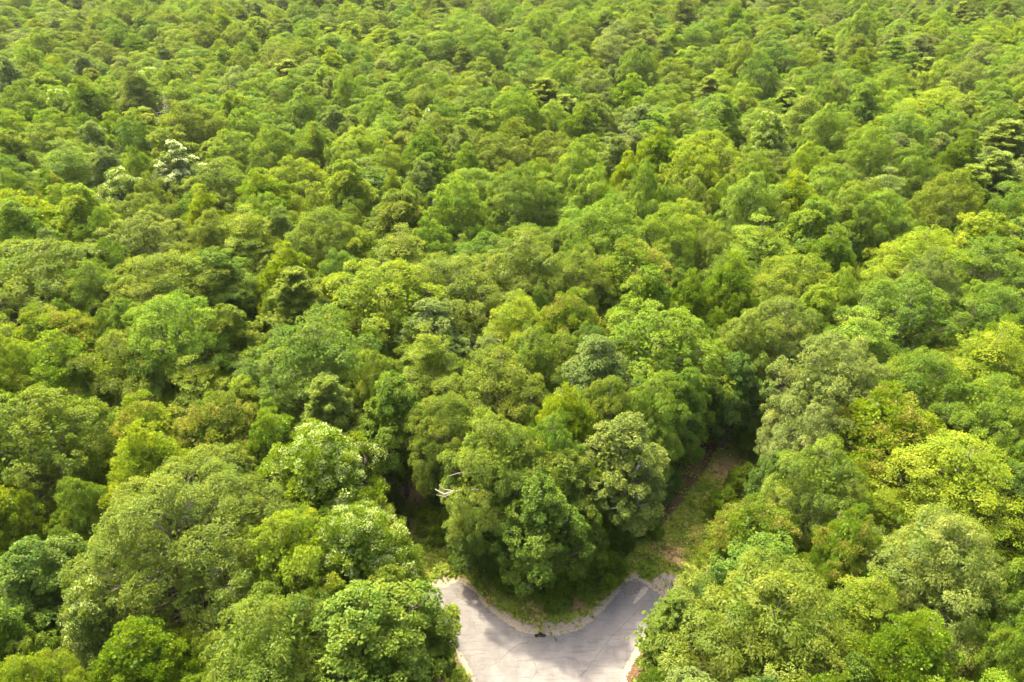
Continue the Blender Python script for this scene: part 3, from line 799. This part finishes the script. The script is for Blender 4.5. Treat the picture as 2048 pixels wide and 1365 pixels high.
# ------------------------------------------------------------------ the rest of the forest: one object
keys = list(first)
used = [k_ for k_ in PROTOS if k_ in first]
fp = [t for t in FAR if t.key in first]
me = bpy.data.meshes.new('distant_forest')
me.vertices.add(len(fp)); me.vertices.foreach_set('co', np.array([(t.x, t.y, t.z) for t in fp], np.float32).ravel())
def pattr(name, kind, arr, field='value'):
    a = me.attributes.new(name, kind, 'POINT'); a.data.foreach_set(field, np.ascontiguousarray(arr).ravel())
pattr('tree_kind', 'INT', np.array([used.index(t.key) for t in fp], np.int32))
pattr('tree_turn', 'FLOAT_VECTOR', np.array([(0, 0, t.rot) for t in fp], np.float32), 'vector')
pattr('tree_size', 'FLOAT_VECTOR', np.array([(t.W / PROTOS[t.key].W,) * 2 + (t.H / PROTOS[t.key].H,) for t in fp], np.float32), 'vector')
pattr('tint', 'FLOAT_VECTOR', np.array([t.tint for t in fp], np.float32), 'vector')
forest = bpy.data.objects.new('distant_forest', me); COL.objects.link(forest); forest['kind'] = 'stuff'
g = bpy.data.node_groups.new('forest_trees', 'GeometryNodeTree')
g.interface.new_socket('Geometry', in_out='INPUT', socket_type='NodeSocketGeometry'); g.interface.new_socket('Geometry', in_out='OUTPUT', socket_type='NodeSocketGeometry')
gi = g.nodes.new('NodeGroupInput'); go = g.nodes.new('NodeGroupOutput'); jn = g.nodes.new('GeometryNodeJoinGeometry')
def named(n_, ty):
    a = g.nodes.new('GeometryNodeInputNamedAttribute'); a.data_type = ty; a.inputs[0].default_value = n_; return a.outputs[0]
kd, tn, sz_ = named('tree_kind', 'INT'), named('tree_turn', 'FLOAT_VECTOR'), named('tree_size', 'FLOAT_VECTOR')
for i, key in enumerate(used):
    if not any(t.key == key for t in fp): continue
    cmp = g.nodes.new('FunctionNodeCompare'); cmp.data_type = 'INT'; cmp.operation = 'EQUAL'
    g.links.new(kd, cmp.inputs[2]); cmp.inputs[3].default_value = i
    j2 = g.nodes.new('GeometryNodeJoinGeometry')
    for part in first[key][1:]:
        oi = g.nodes.new('GeometryNodeObjectInfo'); oi.transform_space = 'ORIGINAL'; oi.inputs['Object'].default_value = part; oi.inputs['As Instance'].default_value = False
        g.links.new(oi.outputs['Geometry'], j2.inputs[0])
    io = g.nodes.new('GeometryNodeInstanceOnPoints')
    g.links.new(gi.outputs[0], io.inputs['Points']); g.links.new(cmp.outputs[0], io.inputs['Selection']); g.links.new(j2.outputs[0], io.inputs['Instance'])
    g.links.new(tn, io.inputs['Rotation']); g.links.new(sz_, io.inputs['Scale']); g.links.new(io.outputs[0], jn.inputs[0])
g.links.new(jn.outputs[0], go.inputs[0])
forest.modifiers.new('trees', 'NODES').node_group = g

# ------------------------------------------------------------------ a little summer haze
hz = [(x, y, z) for x in (-1600, 1600) for y in (-400, 1500) for z in (-12, 66)]
me = bpy.data.meshes.new('haze'); me.from_pydata(hz, [], [(0,1,3,2),(4,6,7,5),(0,4,5,1),(2,3,7,6),(0,2,6,4),(1,5,7,3)]); me.update()
k = NT('haze'); v_ = k.n('ShaderNodeVolumePrincipled'); v_.inputs['Color'].default_value = (.92, .95, .90, 1); v_.inputs['Density'].default_value = .00004; v_.inputs['Anisotropy'].default_value = .3
k.l(v_.outputs[0], k.out.inputs['Volume']); me.materials.append(k.m)
o = bpy.data.objects.new('haze', me); COL.objects.link(o); o['kind'] = 'stuff'
